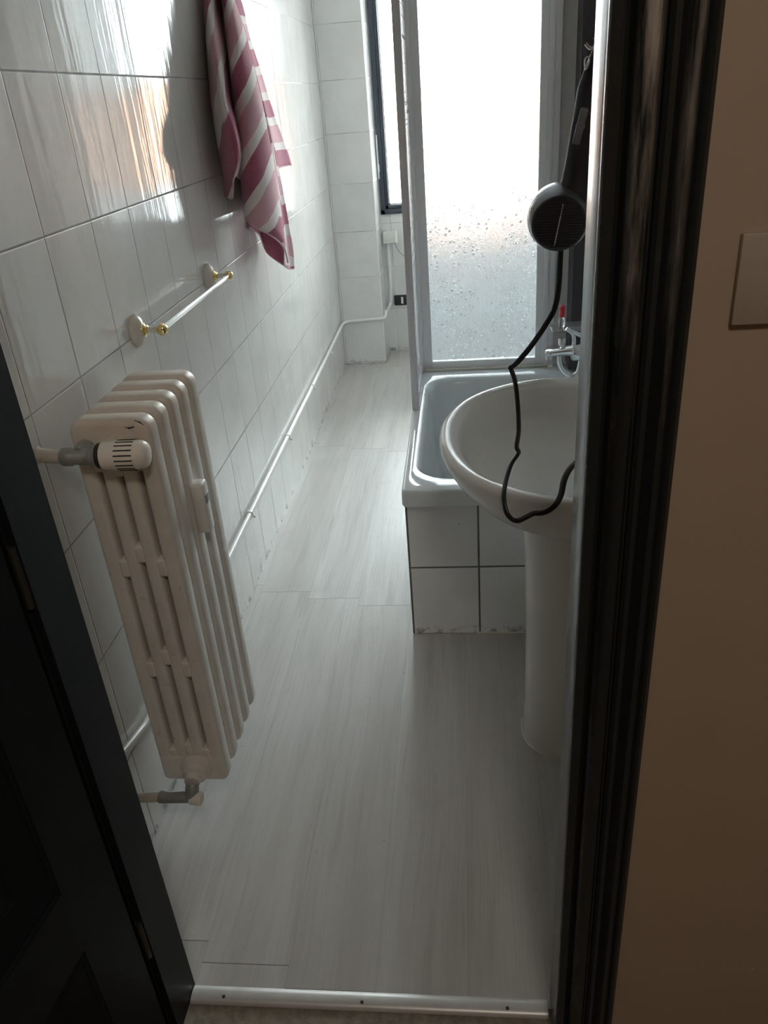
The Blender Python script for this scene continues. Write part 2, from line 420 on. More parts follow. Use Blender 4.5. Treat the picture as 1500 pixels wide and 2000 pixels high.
# door lining and profiled architrave
bm = bmesh.new(); box(bm, DX0-.012, DX0, .79, .882, 0, 2.12); box(bm, DX0-.012, DX1+.012, .79, .882, 2.11, 2.125)
struct(obj('trim_2', bm, M['door'], smooth=0))
bm = B(DX1, DX1+.012, .806, .886, 0, 2.11, bev=.002)
struct(obj('trim_3', bm, M['jamb'], smooth=30))
prof = [(.131, .806), (.1295, .803), (.1295, .796), (.131, .793), (.142, .790), (.1435, .797), (.1475, .799), (.149, .790),
        (.152, .784), (.157, .779), (.163, .777), (.169, .779), (.173, .785), (.1745, .793), (.1765, .793), (.1778, .788), (.180, .790),
        (.184, .794), (.189, .793), (.194, .786), (.199, .780), (.204, .779), (.208, .784), (.210, .790), (.2125, .787), (.217, .785), (.2215, .789), (.2235, .800), (.2235, .806)]
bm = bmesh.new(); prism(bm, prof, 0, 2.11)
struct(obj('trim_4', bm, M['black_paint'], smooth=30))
bm = bmesh.new(); prism(bm, [(-.5535-(x-.131), y) for x, y in prof], 0, 2.11)
struct(obj('trim_5', bm, M['black_paint'], smooth=30))

# door leaf, opened towards the hall on the left: hinge point and direction
hx, hy = -.553, .787
th = math.radians(7.5); dv = Vector((-math.sin(th), -math.cos(th), 0)); nv = Vector((math.cos(th), -math.sin(th), 0))   # along the leaf / towards the opening
door = bpy.data.objects.new('door_1', None); COL.objects.link(door); door.location = (hx, hy, 0); door['kind'] = 'structure'
def leafbox(bm, s0, s1, z0, z1, d0, d1, bev=0):
    """s along the leaf from the hinge, d = depth from the face (0) backwards (positive)"""
    v0 = len(bm.verts); box(bm, 0, 1, 0, 1, 0, 1)
    bm.verts.ensure_lookup_table()
    for v in bm.verts[v0:]:
        s = s0+(s1-s0)*v.co.x; d = d0+(d1-d0)*v.co.y; z = z0+(z1-z0)*v.co.z
        p = Vector((hx, hy, 0)) + dv*s - nv*d; v.co = Vector((p.x, p.y, z))
def leafpt(s, z, d): p = Vector((hx, hy, 0)) + dv*s - nv*d; return Vector((p.x, p.y, z))
ZR0, ZR1 = .435, .560           # rail between the lower and the upper panel
bm = bmesh.new()
leafbox(bm, .018, .120, .01, 2.09, 0, .038); leafbox(bm, .50, .66, .01, 2.09, 0, .038)
leafbox(bm, .120, .50, .01, .12, 0, .038); leafbox(bm, .120, .50, ZR0, ZR1, 0, .038); leafbox(bm, .120, .50, 1.95, 2.09, 0, .038)
cobj('door_frame', bm, M['door'], door, 0)
for z0, z1 in ((.12, ZR0), (ZR1, 1.95)):
    bm = bmesh.new()
    def rect(s0, s1, a, b, d): return [leafpt(s0, a, d), leafpt(s1, a, d), leafpt(s1, b, d), leafpt(s0, b, d)]
    rings = [rect(.120, .50, z0, z1, .002), rect(.124, .496, z0+.004, z1-.004, .006), rect(.127, .493, z0+.007, z1-.007, .006), rect(.168, .452, z0+.048, z1-.048, .022), rect(.171, .449, z0+.051, z1-.051, .026)]
    loft(bm, rings, False, True)
    cobj('door_panel', bm, M['door'], door, 0)
bm = bmesh.new()
for z in (.28, 1.0, 1.85): tube(bm, [(hx-.004, hy+.001, z-.045), (hx-.004, hy+.001, z+.045)], .006, 10)
cobj('door_hinge', bm, M['dark_metal'], door)

# threshold strip in the doorway
t = root('threshold_strip', (-.21, .863, 0), 'convex aluminium threshold strip screwed across the bathroom doorway floor', 'threshold')
bm = bmesh.new(); rings = []
for x in (DX0+.001, DX1-.006):
    rings.append([(x, .846, -.003), (x, .847, .001), (x, .852, .0045), (x, .858, .006), (x, .868, .006), (x, .874, .0045), (x, .8795, .001), (x, .880, -.003)])
loft(bm, rings); cobj('strip', bm, M['strip_metal'], t, 50)
for px, py in ((437, 1946), (707, 1957), (991, 1969)):
    p = at(px, py, 2, .006); bm = bmesh.new(); lathe(bm, (p.x, p.y, .0045), (0, 0, 1), [(0, .0035), (.0022, .0032), (.003, .002)], 12)
    cobj('screw', bm, M['screw'], t)

# window -----------------------------------------------------------------
win = bpy.data.objects.new('window_1', None); COL.objects.link(win); win.location = (-.03, 5.16, WZ0); win['kind'] = 'structure'
bm = bmesh.new(); F = .030; y0, y1 = 5.108, 5.19
box(bm, WX0, WX0+F, y0, y1, WZ0, WZ1, bev=.004); box(bm, WX1-F, WX1, y0, y1, WZ0, WZ1, bev=.004)
box(bm, WX0, WX1, y0, y1, WZ0, WZ0+F, bev=.004); box(bm, WX0, WX1, y0, y1, WZ1-F, WZ1, bev=.004)
cobj('window_frame', bm, M['window_black'], win, 30)
bm = bmesh.new(); a0, a1, b0, b1 = WX0+F, WX1-F, WZ0+F, WZ1-F; F2 = .022
ys0, ys1 = 5.120, 5.165
box(bm, a0, a0+F2, ys0, ys1, b0, b1, bev=.003); box(bm, a1-F2, a1, ys0, ys1, b0, b1, bev=.003)
box(bm, a0, a1, ys0, ys1, b0, b0+F2, bev=.003); box(bm, a0, a1, ys0, ys1, b1-F2, b1, bev=.003)
cobj('window_sash', bm, M['window_black'], win, 30)
bm = bmesh.new(); c0, c1, d0, d1 = a0+F2, a1-F2, b0+F2, b1-F2
box(bm, c0, c0+.006, 5.135, 5.15, d0, d1); box(bm, c1-.006, c1, 5.135, 5.15, d0, d1); box(bm, c0, c1, 5.135, 5.15, d0, d0+.008); box(bm, c0, c1, 5.135, 5.15, d1-.008, d1)
cobj('glazing_bead', bm, M['window_white'], win, 0)
cobj('pane', B(c0, c1, 5.142, 5.146, d0, d1), M['pane'], win, 0)
bm = bmesh.new(); tube(bm, [(WX0+.003, 5.104, 1.06), (WX0+.003, 5.104, 1.30)], .0045, 10); box(bm, WX0-.002, WX0+.010, 5.100, 5.110, 1.10, 1.14)
cobj('window_hinge', bm, M['window_white'], win)
bm = bmesh.new(); box(bm, c0-.02, c1+.02, 5.19, 5.36, WZ0-.03, WZ0-.001)
cobj('window_sill', bm, M['shaft'], win, 0)

# house across the street, below the horizon
o = root('apartment_building', (4, 26, -9), 'salmon rendered building seen across the street through the window', 'building')
bm = B(-12, 20, 22, 30, -9, -.25); cobj('lower_wall', bm, M['shaft'], o, 0)
bm = B(-12, 20, 22.2, 30, -.25, 2.15); cobj('upper_wall', bm, M['facade'], o, 0)
bm = bmesh.new(); loft(bm, [[(-12.5, 21.5, 2.15), (20.5, 21.5, 2.15), (20.5, 30.5, 2.15), (-12.5, 30.5, 2.15)], [(-12, 24.5, 2.5), (20, 24.5, 2.5), (20, 27.5, 2.5), (-12, 27.5, 2.5)]])
cobj('roof', bm, M['roof'], o, 0)
for k in range(7):
    cobj('window', B(-10+k*4.3, -9.1+k*4.3, 22.17, 22.3, .35, 1.65), M['window_black'], o, 0)

# ================================================================== RADIATOR
rx0, rx1 = -.698, -.548            # wall side, room side
RY, PITCH_Y, NS = 1.262, .0605, 5
rz0, rz1 = .165, 1.035
rad = root('radiator', (-.62, RY+.12, rz0), 'cream painted cast iron column radiator hung on left tiled wall', 'radiator')
def section_bm():
    bm = bmesh.new(); w = rx1-rx0; T = .0235
    pitch = w/4
    # headers
    def header(za, zb, rc):
        cx, cz, hx_, hz_ = (rx0+rx1)/2, (za+zb)/2, (rx1-rx0)/2, (zb-za)/2; rings = []
        for y, ins in ((-T, .0120), (-T+.0012, .0070), (-T+.004, .0030), (-T+.009, .0006), (-T+.013, 0), (T-.013, 0), (T-.009, .0006), (T-.004, .0030), (T-.0012, .0070), (T, .0120)):
            rings.append([(p[0], y, p[1]) for p in rring(cx, cz, hx_-ins, hz_-ins, max(rc-ins, .003), 0, 6)])
        loft(bm, rings)
    header(rz1-.088, rz1, .026); header(rz0, rz0+.082, .015)
    # hub between the sections
    for z in (rz1-.050, rz0+.046):
        lathe(bm, ((rx0+rx1)/2, -.0303, z), (0, 1, 0), [(0, .024), (.0605, .024)], 20)
    for i in range(4):
        cx = rx0+pitch*(i+.5); c0_, c1_ = cx-pitch*.5, cx+pitch*.5
        c0_ += .0039 if i > 0 else 0; c1_ -= .0039 if i < 3 else 0
        c = (c0_+c1_)/2; rw = (c1_-c0_)/2
        rings = []
        for z in (rz0+.03, rz0+.10, (rz0+rz1)/2, rz1-.10, rz1-.03):
            ring = []
            for q in range(28):
                t = 2*PI*q/28; ct, st = math.cos(t), math.sin(t)
                ring.append((c + rw*math.copysign(abs(ct)**.55, ct), T*.97*math.copysign(abs(st)**.48, st) , z))
            rings.append(ring)
        loft(bm, rings)
    # little bridges, staggered
    def bridge(gap, z, h):
        cx = rx0+pitch*gap; box(bm, cx-.010, cx+.010, -T*.955, T*.955, z-h/2, z+h/2, bev=.006, seg=4)
    for gap in (1, 3):
        for z in (.729, .481): bridge(gap, z, .040)
    for z in (.760, .512): bridge(2, z, .038)
    bridge(1, rz1-.085, .03); bridge(3, rz1-.085, .03); bridge(2, rz1-.09, .04); bridge(2, rz0+.083, .055); bridge(1, rz0+.075, .04); bridge(3, rz0+.075, .04)
    return bm
s0 = obj('section', section_bm(), M['radiator'], rad, 35)
s0.matrix_parent_inverse = Matrix.Translation(-rad.location); s0.location = (0, RY, 0)
for i in range(1, NS):
    c = s0.copy(); COL.objects.link(c); c.location = (0, RY+PITCH_Y*i, 0)
RF = RY-.0235                     # front face of the nearest section
hxm = (rx0+rx1)/2
# thermostatic valve: bush, body, pipe to the wall, head
zt = .982
bm = bmesh.new(); lathe(bm, (hxm, RF+.004, zt), (0, -1, 0), [(0, .026), (.010, .026), (.013, .020), (.04, .017)], 20)
cobj('bushing', bm, M['radiator'], rad)
yv = RF-.030
bm = bmesh.new(); lathe(bm, (-.703, yv, zt), (1, 0, 0), [(0, .014), (.004, .0165), (.018, .0165), (.021, .0145), (.052, .0155), (.055, .019), (.066, .019)], 18)
lathe(bm, (-.668, yv-.002, zt), (0, 1, .15), [(0, .018), (.03, .018)], 8)
cobj('valve_body', bm, M['grey_metal'], rad)
bm = bmesh.new(); lathe(bm, (-.637, yv, zt), (1, 0, 0), [(0, .019), (.002, .0225), (.010, .0225), (.012, .019)], 20)
cobj('union_nut', bm, M['dark_metal'], rad)
bm = bmesh.new(); tube(bm, [(XL, yv+.004, zt+.004), (-.73, yv+.002, zt+.002), (-.70, yv, zt)], .0125, 16)
lathe(bm, (XL+.001, yv+.004, zt+.004), (1, 0, 0), [(0, .015), (.003, .0145), (.004, .012)], 18)
cobj('supply_pipe', bm, M['pipe_cream'], rad)
bm = bmesh.new(); lathe(bm, (-.628, yv, zt), (1, 0, 0), [(0, .021), (.002, .0245), (.030, .0262), (.062, .0262), (.074, .0245), (.080, .020), (.083, .012)], 36)
head = cobj('thermostat_head', bm, M['cream_plastic'], rad, 50)
bm = bmesh.new()
for k in range(18):
    a = 2*PI*k/18; ca, sa = math.cos(a), math.sin(a)
    p0 = Vector((-.598, yv+ca*.0262, zt+sa*.0262)); p1 = Vector((-.566, yv+ca*.0264, zt+sa*.0264))
    tube(bm, [p0, p1], .0012, 6)
g = obj('grille_slot', bm, M['chip'], head); g['kind'] = 'stuff'
# lower lockshield valve
zl = rz0+.046
bm = bmesh.new(); lathe(bm, (hxm+.010, RF+.004, zl), (0, -1, -.15), [(0, .036), (.009, .036), (.014, .030), (.016, .027), (.028, .027), (.031, .020), (.045, .017)], 22)
cobj('reducer_bush', bm, M['radiator'], rad)
bm = bmesh.new(); pe = Vector((hxm+.010, RF-.040, zl-.012)); pv = Vector((hxm+.006, RF-.052, zl-.038))
tube(bm, [pe, pe+Vector((0, -.006, -.006)), pv], [.014, .015, .015], 14)
tube(bm, [pv, (-.672, RF-.050, zl-.044), (-.690, RF-.046, zl-.046)], [.013, .012, .014], 12)
cobj('lockshield_valve', bm, M['grey_metal'], rad)
bm = bmesh.new(); lathe(bm, pv+Vector((-.002, 0, -.001)), (1, -.1, -.05), [(0, .013), (.002, .0155), (.024, .0155), (.027, .012)], 18)
cobj('valve_cap', bm, M['cream_plastic'], rad)
bm = bmesh.new(); tube(bm, [(-.688, RF-.046, zl-.046), (-.72, RF-.045, zl-.050), (XL, RF-.044, zl-.052)], .011, 12)
cobj('return_pipe', bm, M['pipe_cream'], rad)
# heat meter clipped on the room side
ym = RY+PITCH_Y*1.97
bm = B(rx1-.001, rx1+.026, ym-.017, ym+.017, .735, .845, bev=.006, seg=3)
hm = cobj('heat_meter', bm, M['white_plastic'], rad)
hm['label'] = 'small white heat cost meter'
bm = B(rx1+.0258, rx1+.027, ym-.011, ym+.011, .800, .818, bev=.0004); obj('display', bm, M['grey_plastic'], hm)
# chipped paint on the top corner
bm = bmesh.new()
q = Vector((rx1-.016, RF-.0006, rz1-.012))
tube(bm, smooth_path([q+Vector((-.030, .0015, .000)), q+Vector((-.020, .0006, -.003)), q+Vector((-.010, .0010, -.001))], 4), [.0008]*4+[.0020]*1+[.0014]*4, 6)
tube(bm, smooth_path([q+Vector((-.008, .004, .0095)), q+Vector((.001, .003, .006)), q+Vector((.006, .004, .0005))], 4), [.0007]*4+[.0016]+[.0008]*4, 6)
cobj('paint_chip', bm, M['chip'], rad)

# ================================================================== PIPE ALONG THE LEFT WALL
yp = 4.838
rp = root('wall_pipe', (-.738, 3, .275), 'long white pipe clipped low along left wall and round the corner', 'pipe')
pth = [(-.738, 1.12, .325), (-.738, 1.18, .308), (-.738, 1.30, .276), (-.738, 2.07, .272), (-.738, 3.4, .272), (-.738, 4.74, .276)]
pth = smooth_path(pth[:3], 5)[:-1] + pth[2:] + [(-.735, 4.79, .277), (-.724, 4.82, .278), (-.700, 4.836, .279), (-.55, 4.838, .283), (-.500, 4.838, .285), (-.482, 4.842, .288), (-.476, 4.86, .295), (-.476, 4.90, .31)]
bm = bmesh.new(); tube(bm, pth, .0095, 14); cobj('pipe', bm, M['white_pipe'], rp)
for px, py in ((488, 1000), (563, 860), (610, 755), (643, 678)):
    p = at(px, py, 0, -.738)
    bm = bmesh.new(); lathe(bm, (-.738, p.y-.006, .272), (0, 1, 0), [(0, .0125), (.012, .0125)], 16)
    box(bm, -.751, -.736, p.y-.006, p.y+.006, .252, .266, bev=.001)
    lathe(bm, (-.727, p.y, .262), (1, 0, -.4), [(0, .005), (.005, .005), (.007, .003)], 10)
    cobj('clip', bm, M['white_pipe'], rp)

# conduit, junction box with cord, socket under the window
cb = root('junction_box', (-.455, 5.09, .69), 'white surface switch box under the window beside the tiled pier', 'switch')
bx0 = -.478
cobj('back_box', B(bx0, -.405, 5.074, 5.12, .690, .760, bev=.004), M['white_plastic'], cb)
bm = B(-.408, -.388, 5.060, 5.118, .692, .762, bev=.004); cobj('cover', bm, M['white_plastic'], cb)
bm = bmesh.new(); tube(bm, smooth_path([(-.408, 5.085, .70), (-.395, 5.085, .655), (-.365, 5.09, .615), (-.33, 5.10, .598), (-.25, 5.105, .585)], 6), .0022, 8); cobj('cord', bm, M['grey_plastic'], cb)
bm = bmesh.new(); tube(bm, smooth_path([(-.452, 5.105, .689), (-.452, 5.105, .50), (-.456, 5.105, .34), (-.462, 5.09, .31), (-.470, 5.0, .302), (-.476, 4.905, .31)], 6), .0105, 12)
tag(obj('conduit', bm, M['white_pipe']), 'short white vertical conduit running down from the switch box', 'conduit')
so = root('wall_socket', (-.385, 5.11, .335), 'black uncovered wall socket low under the window', 'socket')
so0, so1 = -.435, -.325
cobj('socket_frame', B(so0, so1, 5.100, 5.121, .298, .362, bev=.004), M['black_plastic'], so)
bm = bmesh.new()
for k in range(3): lathe(bm, (-.383, 5.1005, .318+k*.012), (0, -1, 0), [(0, .0045), (.0012, .0040)], 10)
box(bm, -.390, -.376, 5.0985, 5.101, .309, .351, bev=.001)
cobj('outlet_insert', bm, M['white_plastic'], so)

# ================================================================== TOWEL RAIL
tr = root('towel_rail', (-.72, 2.06, 1.066), 'short brass and clear towel rail with cream shell rosettes, above the radiator', 'towel rail')
for y in (1.738, 2.335):
    bm = bmesh.new(); n = 48; rings = []
    for h, r, rib in ((0, .0335, 0), (.004, .0350, .0012), (.010, .0325, .0013), (.017, .0250, .0010), (.021, .0150, .0004), (.022, .011, 0)):
        rings.append([(XL+h, y+(r+rib*math.cos(n/2*t*1.0))*math.cos(t)*.95, 1.064+(r+rib*math.cos(n/2*t))*math.sin(t)*1.05) for t in [2*PI*k/n for k in range(n)]])
    loft(bm, rings); ro = cobj('rosette', bm, M['ceramic'], tr, 60)
    bm = bmesh.new(); lathe(bm, (XL+.021, y, 1.064), (1, 0, 0), [(0, .015), (.003, .015), (.005, .011), (.008, .0085), (.010, .011), (.012, .008)], 20); obj('collar', bm, M['brass'], ro)
    bm = bmesh.new(); lathe(bm, (XL+.030, y, 1.064), (1, 0, 0), [(0, .008), (.004, .007), (.024, .007), (.028, .008)], 16); cobj('arm', bm, M['ceramic'], tr)
    bm = bmesh.new(); lathe(bm, (-.684, y-.014, 1.064), (0, 1, 0), [(0, .004), (.002, .009), (.006, .0125), (.013, .0135), (.020, .0125), (.026, .009), (.028, .007)], 22); cobj('end_knob', bm, M['brass'], tr)
bm = bmesh.new(); tube(bm, [(-.684, 1.752, 1.064), (-.684, 2.328, 1.064)], .0065, 16); cobj('rod', bm, M['acrylic'], tr)

# ================================================================== TOWEL
hook = root('towel_hook', (XL, 2.76, 1.98), 'small brass wall hook holding the striped towel', 'hook')
bm = bmesh.new(); lathe(bm, (XL, 2.76, 1.98), (1, 0, 0), [(0, .018), (.005, .018), (.007, .008)], 18)
tube(bm, smooth_path([(XL+.005, 2.66, 1.98), (XL+.035, 2.76, 1.965), (XL+.055, 2.76, 1.985)], 5), .004, 10); cobj('hook', bm, M['brass'], hook)
TOP = Vector((-.700, 2.76, 1.972))
# columns: (list of picture points from the frame top down, depth y per point, stripe coordinates)
Cc = lambda x, y: (360+x/3.571, y/3.571)
def col(pts, ys, ss): return ([Cc(*p) for p in pts], ys, ss)
COLS = [
 # left fold, wall side edge
 col([(112, 0), (125, 240), (165, 520), (185, 700), (225, 960), (262, 1180), (290, 1372)], [2.52, 2.50, 2.48, 2.46, 2.45, 2.45, 2.46], [.25, .75, 1.2, 1.6, 1.95, 2.3, 2.75]),
 col([(150, 0), (168, 240), (205, 520), (235, 700), (275, 960), (312, 1180), (335, 1378)], [2.50, 2.47, 2.44, 2.42, 2.41, 2.41, 2.42], [.5, .98, 1.5, 1.95, 2.25, 2.6, 3.0]),
 col([(182, 0), (215, 240), (250, 470), (285, 700), (350, 900), (382, 1060), (350, 1230)], [2.50, 2.46, 2.43, 2.41, 2.39, 2.39, 2.41], [.85, 1.25, 2.0, 2.1, 2.3, 2.6, 2.95]),
 # valley
 col([(200, 0), (240, 240), (270, 470), (300, 700), (345, 900), (362, 1110), (372, 1300)], [2.66, 2.66, 2.66, 2.66, 2.64, 2.63, 2.62], [2.1, 2.4, 2.8, 3.2, 3.5, 3.8, 4.2]),
 col([(240, 0), (275, 240), (300, 470), (325, 700), (360, 900), (378, 1160), (408, 1440)], [2.66, 2.66, 2.66, 2.65, 2.63, 2.62, 2.60], [3.0, 3.1, 3.6, 4.0, 4.1, 4.6, 5.2]),
 # main front fold
 col([(262, 0), (290, 240), (320, 480), (340, 700), (365, 900), (392, 1180), (425, 1520)], [2.56, 2.54, 2.51, 2.50, 2.49, 2.48, 2.48], [-1.5+4, -.9+4, -.12+4, .6+4, 1.15+4, 2.0+4, 3.15+4]),
 col([(290, 0), (330, 240), (365, 480), (400, 700), (430, 900), (470, 1200), (500, 1590)], [2.52, 2.50, 2.47, 2.46, 2.45, 2.44, 2.45], [-1.25+4, -.55+4, .25+4, .95+4, 1.5+4, 2.4+4, 3.75+4]),
 col([(320, 0), (375, 240), (425, 480), (470, 700), (505, 900), (555, 1220), (600, 1640)], [2.52, 2.50, 2.48, 2.47, 2.47, 2.46, 2.47], [-1.0+4, -.25+4, .6+4, 1.25+4, 1.85+4, 2.85+4, 4.3+4]),
 col([(345, 0), (415, 240), (475, 480), (525, 700), (565, 900), (620, 1240), (690, 1720)], [2.56, 2.55, 2.53, 2.52, 2.52, 2.52, 2.53], [-.8+4, .0+4, .9+4, 1.55+4, 2.15+4, 3.3+4, 5.0+4]),
 col([(350, 0), (425, 240), (485, 480), (537, 700), (578, 900), (640, 1250), (722, 1830)], [2.64, 2.64, 2.64, 2.64, 2.64, 2.64, 2.63], [-.7+4, .1+4, 1.0+4, 1.65+4, 2.25+4, 3.4+4, 5.3+4]),
]
BACK = [
 # right fold behind, stripes nearly level
 col([(300, 0), (400, 240), (455, 480), (505, 700), (545, 900), (600, 1100), (610, 1200)], [2.78]*7, [1-2.8, 1-1.4, 1-.1, 1+1.1, 1+2.25, 1+3.4, 1+3.95]),
 col([(345, 0), (425, 240), (485, 480), (540, 700), (585, 900), (625, 1080), (640, 1185)], [2.74]*7, [1-2.8, 1-1.4, 1-.1, 1+1.15, 1+2.3, 1+3.35, 1+3.9]),
 col([(360, 20), (442, 240), (502, 470), (560, 690), (620, 890), (670, 1050), (690, 1160)], [2.78, 2.80, 2.82, 2.84, 2.86, 2.87, 2.87], [1-2.8, 1-1.4, 1-.15, 1+1.1, 1+2.25, 1+3.2, 1+3.85]),
 col([(370, 30), (450, 240), (525, 470), (590, 690), (650, 870), (710, 1030), (747, 1150)], [2.80, 2.82, 2.85, 2.88, 2.90, 2.92, 2.93], [1-2.7, 1-1.4, 1-.1, 1+1.1, 1+2.2, 1+3.1, 1+3.8]),
]
LOW = [
 col([(430, 1000), (420, 1200), (400, 1350), (385, 1450), (378, 1540), (400, 1590)], [2.64, 2.64, 2.63, 2.62, 2.61, 2.60], [2.2, 3.0, 3.4, 3.7, 4.1, 4.3]),
 col([(500, 1000), (500, 1200), (490, 1400), (480, 1500), (450, 1580), (465, 1640)], [2.68]*6, [4.2, 4.3, 4.4, 4.5, 4.6, 4.7]),
 col([(560, 1000), (570, 1200), (580, 1400), (580, 1550), (560, 1690), (575, 1760)], [2.70]*6, [4.3, 4.4, 4.5, 4.6, 4.7, 4.75]),
 col([(600, 1000), (620, 1200), (650, 1400), (670, 1600), (685, 1750), (690, 1848)], [2.70, 2.70, 2.70, 2.69, 2.68, 2.67], [4.2, 4.4, 4.5, 4.6, 4.7, 4.8]),
 col([(620, 1000), (645, 1200), (672, 1400), (700, 1600), (722, 1750), (735, 1875)], [2.74]*6, [2.0, 3.0, 4.0, 5.0, 5.7, 6.3]),
 col([(640, 1100), (665, 1220), (700, 1400), (735, 1600), (760, 1750), (766, 1870)], [2.76]*6, [2.6, 3.1, 4.1, 5.0, 5.6, 6.3]),
]
def lerp_list(xs, t):
    f = t*(len(xs)-1); i = min(int(f), len(xs)-2); return xs[i]*(1-f+i)+xs[i+1]*(f-i) if not isinstance(xs[0], Vector) else xs[i].lerp(xs[i+1], f-i)
def sheet(bm, cols, lay, top=True, nv=44, nu=4, wav=.003):
    """grid of columns; each column is lifted to its depth, and gathered at the hook above"""
    cc = []
    for pts, ys, ss in cols:
        w = [at(px, py, 1, yy + .12 + (yy-2.42)*.75) for (px, py), yy in zip(pts, ys)]
        w = [Vector((max(p.x, XL+.012), p.y, p.z)) for p in w]
        if top:
            e = w[0]; d = TOP-e
            pre = [TOP + (e-TOP)*k*Vector((1, 1, 1)).x for k in (.18, .6)]
            w = pre+w; ss = [ss[0]-.9, ss[0]-.35]+list(ss)
        wp = smooth_path(w, 4); sp = []
        for i in range(len(ss)-1):
            for j in range(4): sp.append(ss[i]+(ss[i+1]-ss[i])*j/4)
        sp.append(ss[-1]); cc.append((wp, sp))
    n = len(cc[0][0]); rows = []
    for r in range(n):
        line = [c[0][r] for c in cc]; sl = [c[1][r] for c in cc]
        pl = smooth_path(line, nu); s2 = []
        for i in range(len(sl)-1):
            for j in range(nu): s2.append(sl[i]+(sl[i+1]-sl[i])*j/nu)
        s2.append(sl[-1])
        rows.append([(bm.verts.new(p), s) for p, s in zip(pl, s2)])
    for row in rows:
        for v, s in row: v[lay] = s
    for a, b in zip(rows, rows[1:]):
        for i in range(len(a)-1): bm.faces.new((a[i][0], a[i+1][0], b[i+1][0], b[i][0]))
    return [v.co.copy() for v, s in rows[-1]]
bm = bmesh.new(); lay = bm.verts.layers.float.new('stripe')
e1 = sheet(bm, COLS, lay); e2 = sheet(bm, BACK, lay); e3 = sheet(bm, LOW, lay, top=False)
tw = obj('towel', bm, M['towel'], smooth=180)
tag(tw, 'rose and white striped towel hanging in folds on the left tiled wall', 'towel')
so_ = tw.modifiers.new('thick', 'SOLIDIFY'); so_.thickness = .004; so_.offset = 0
bm = bmesh.new()
for e in (e1, e2, e3): tube(bm, e, .0028, 6)
obj('hem', bm, M['hem'], tw)

# ================================================================== BATHTUB
bx0_, bx1_, by0, by1, bz = -.182, XR-.003, 1.955, 3.045, .524
def rr(x0, x1, y0, y1, r, z): return rring((x0+x1)/2, (y0+y1)/2, (x1-x0)/2, (y1-y0)/2, r, z)
tb = root('bathtub', ((bx0_+bx1_)/2, 2.5, 0), 'short white enamelled bathtub boxed in with tiles, behind the washbasin', 'bathtub')
bm = bmesh.new()
rings = [rr(bx0_+.004, bx1_, by0+.004, by1, .010, bz-.052), rr(bx0_, bx1_, by0, by1, .014, bz-.046), rr(bx0_, bx1_, by0, by1, .014, bz-.008), rr(bx0_+.003, bx1_-.001, by0+.003, by1-.001, .014, bz-.002), rr(bx0_+.008, bx1_-.004, by0+.008, by1-.004, .014, bz)]
ix0, ix1, iy0, iy1 = -.146, .415, 2.035, 2.925
rings += [rr(ix0-.004, ix1+.004, iy0-.004, iy1+.004, .104, bz), rr(ix0, ix1, iy0, iy1, .10, bz-.002), rr(ix0+.008, ix1-.008, iy0+.008, iy1-.008, .10, bz-.010), rr(ix0+.014, ix1-.014, iy0+.016, iy1-.014, .10, bz-.03),
          rr(ix0+.035, ix1-.035, iy0+.06, iy1-.03, .11, bz-.20), rr(ix0+.055, ix1-.055, iy0+.10, iy1-.05, .12, bz-.32), rr(ix0+.09, ix1-.09, iy0+.15, iy1-.09, .12, bz-.365), rr(ix0+.14, ix1-.14, iy0+.2, iy1-.14, .10, bz-.375)]
loft(bm, rings, False, True)
cobj('tub', bm, M['enamel'], tb, 60)
cobj('front_panel', B(-.1775, XR-.003, 2.003, 2.03, 0, bz-.051, bev=.001), M['tile_panel'], tb, 0)
cobj('side_panel', B(-.1785, -.160, 2.0035, 3.045, 0, bz-.051), M['tile_side'], tb, 0)
bm = bmesh.new(); tube(bm, [(.02, 2.002, .002), (.20, 2.001, .002), (XR-.005, 2.001, .002)], .0035, 8); cobj('sealant', bm, M['caulk'], tb)
bm = bmesh.new(); lathe(bm, (.2, 2.75, bz-.374), (0, 0, 1), [(0, .026), (.002, .026), (.003, .02)], 24); cobj('drain', bm, M['chrome'], tb)

# ================================================================== SHOWER SCREEN (frosted panel at the far end + return down the bath side)
sc = root('shower_screen', (.08, 3.03, bz), 'aluminium framed shower screen with wet frosted panel at far end of bathtub', 'shower screen')
Y0, Y1, ZT = 3.022, 3.046, 2.02
zb = bz+.001
bm = bmesh.new()
def bar_px(bm, xa0, xa1, y0, y1, z0, z1, bev=.002): box(bm, xa0, xa1, y0, y1, z0, z1, bev=bev)
bar_px(bm, -.155, -.122, Y0, Y1, zb, ZT); bar_px(bm, .277, .303, Y0, Y1, zb, ZT); bar_px(bm, -.122, .277, Y0, Y1, zb, zb+.034); bar_px(bm, -.122, .277, Y0, Y1, ZT-.035, ZT)
cobj('back_frame', bm, M['alu'], sc, 30)
cobj('frosted_panel', B(-.124, .279, 3.032, 3.036, zb+.032, ZT-.033), M['frosted'], sc, 0)
bm = bmesh.new()
bar_px(bm, .303, .322, 3.018, 3.05, zb, ZT); bar_px(bm, .322, .346, 3.026, 3.055, zb, ZT)
cobj('wall_profile', bm, M['alu'], sc, 30)
bm = bmesh.new(); box(bm, -.150, .325, 3.008, 3.024, zb-.001, zb+.008, bev=.002); cobj('bottom_seal', bm, M['caulk'], sc, 30)
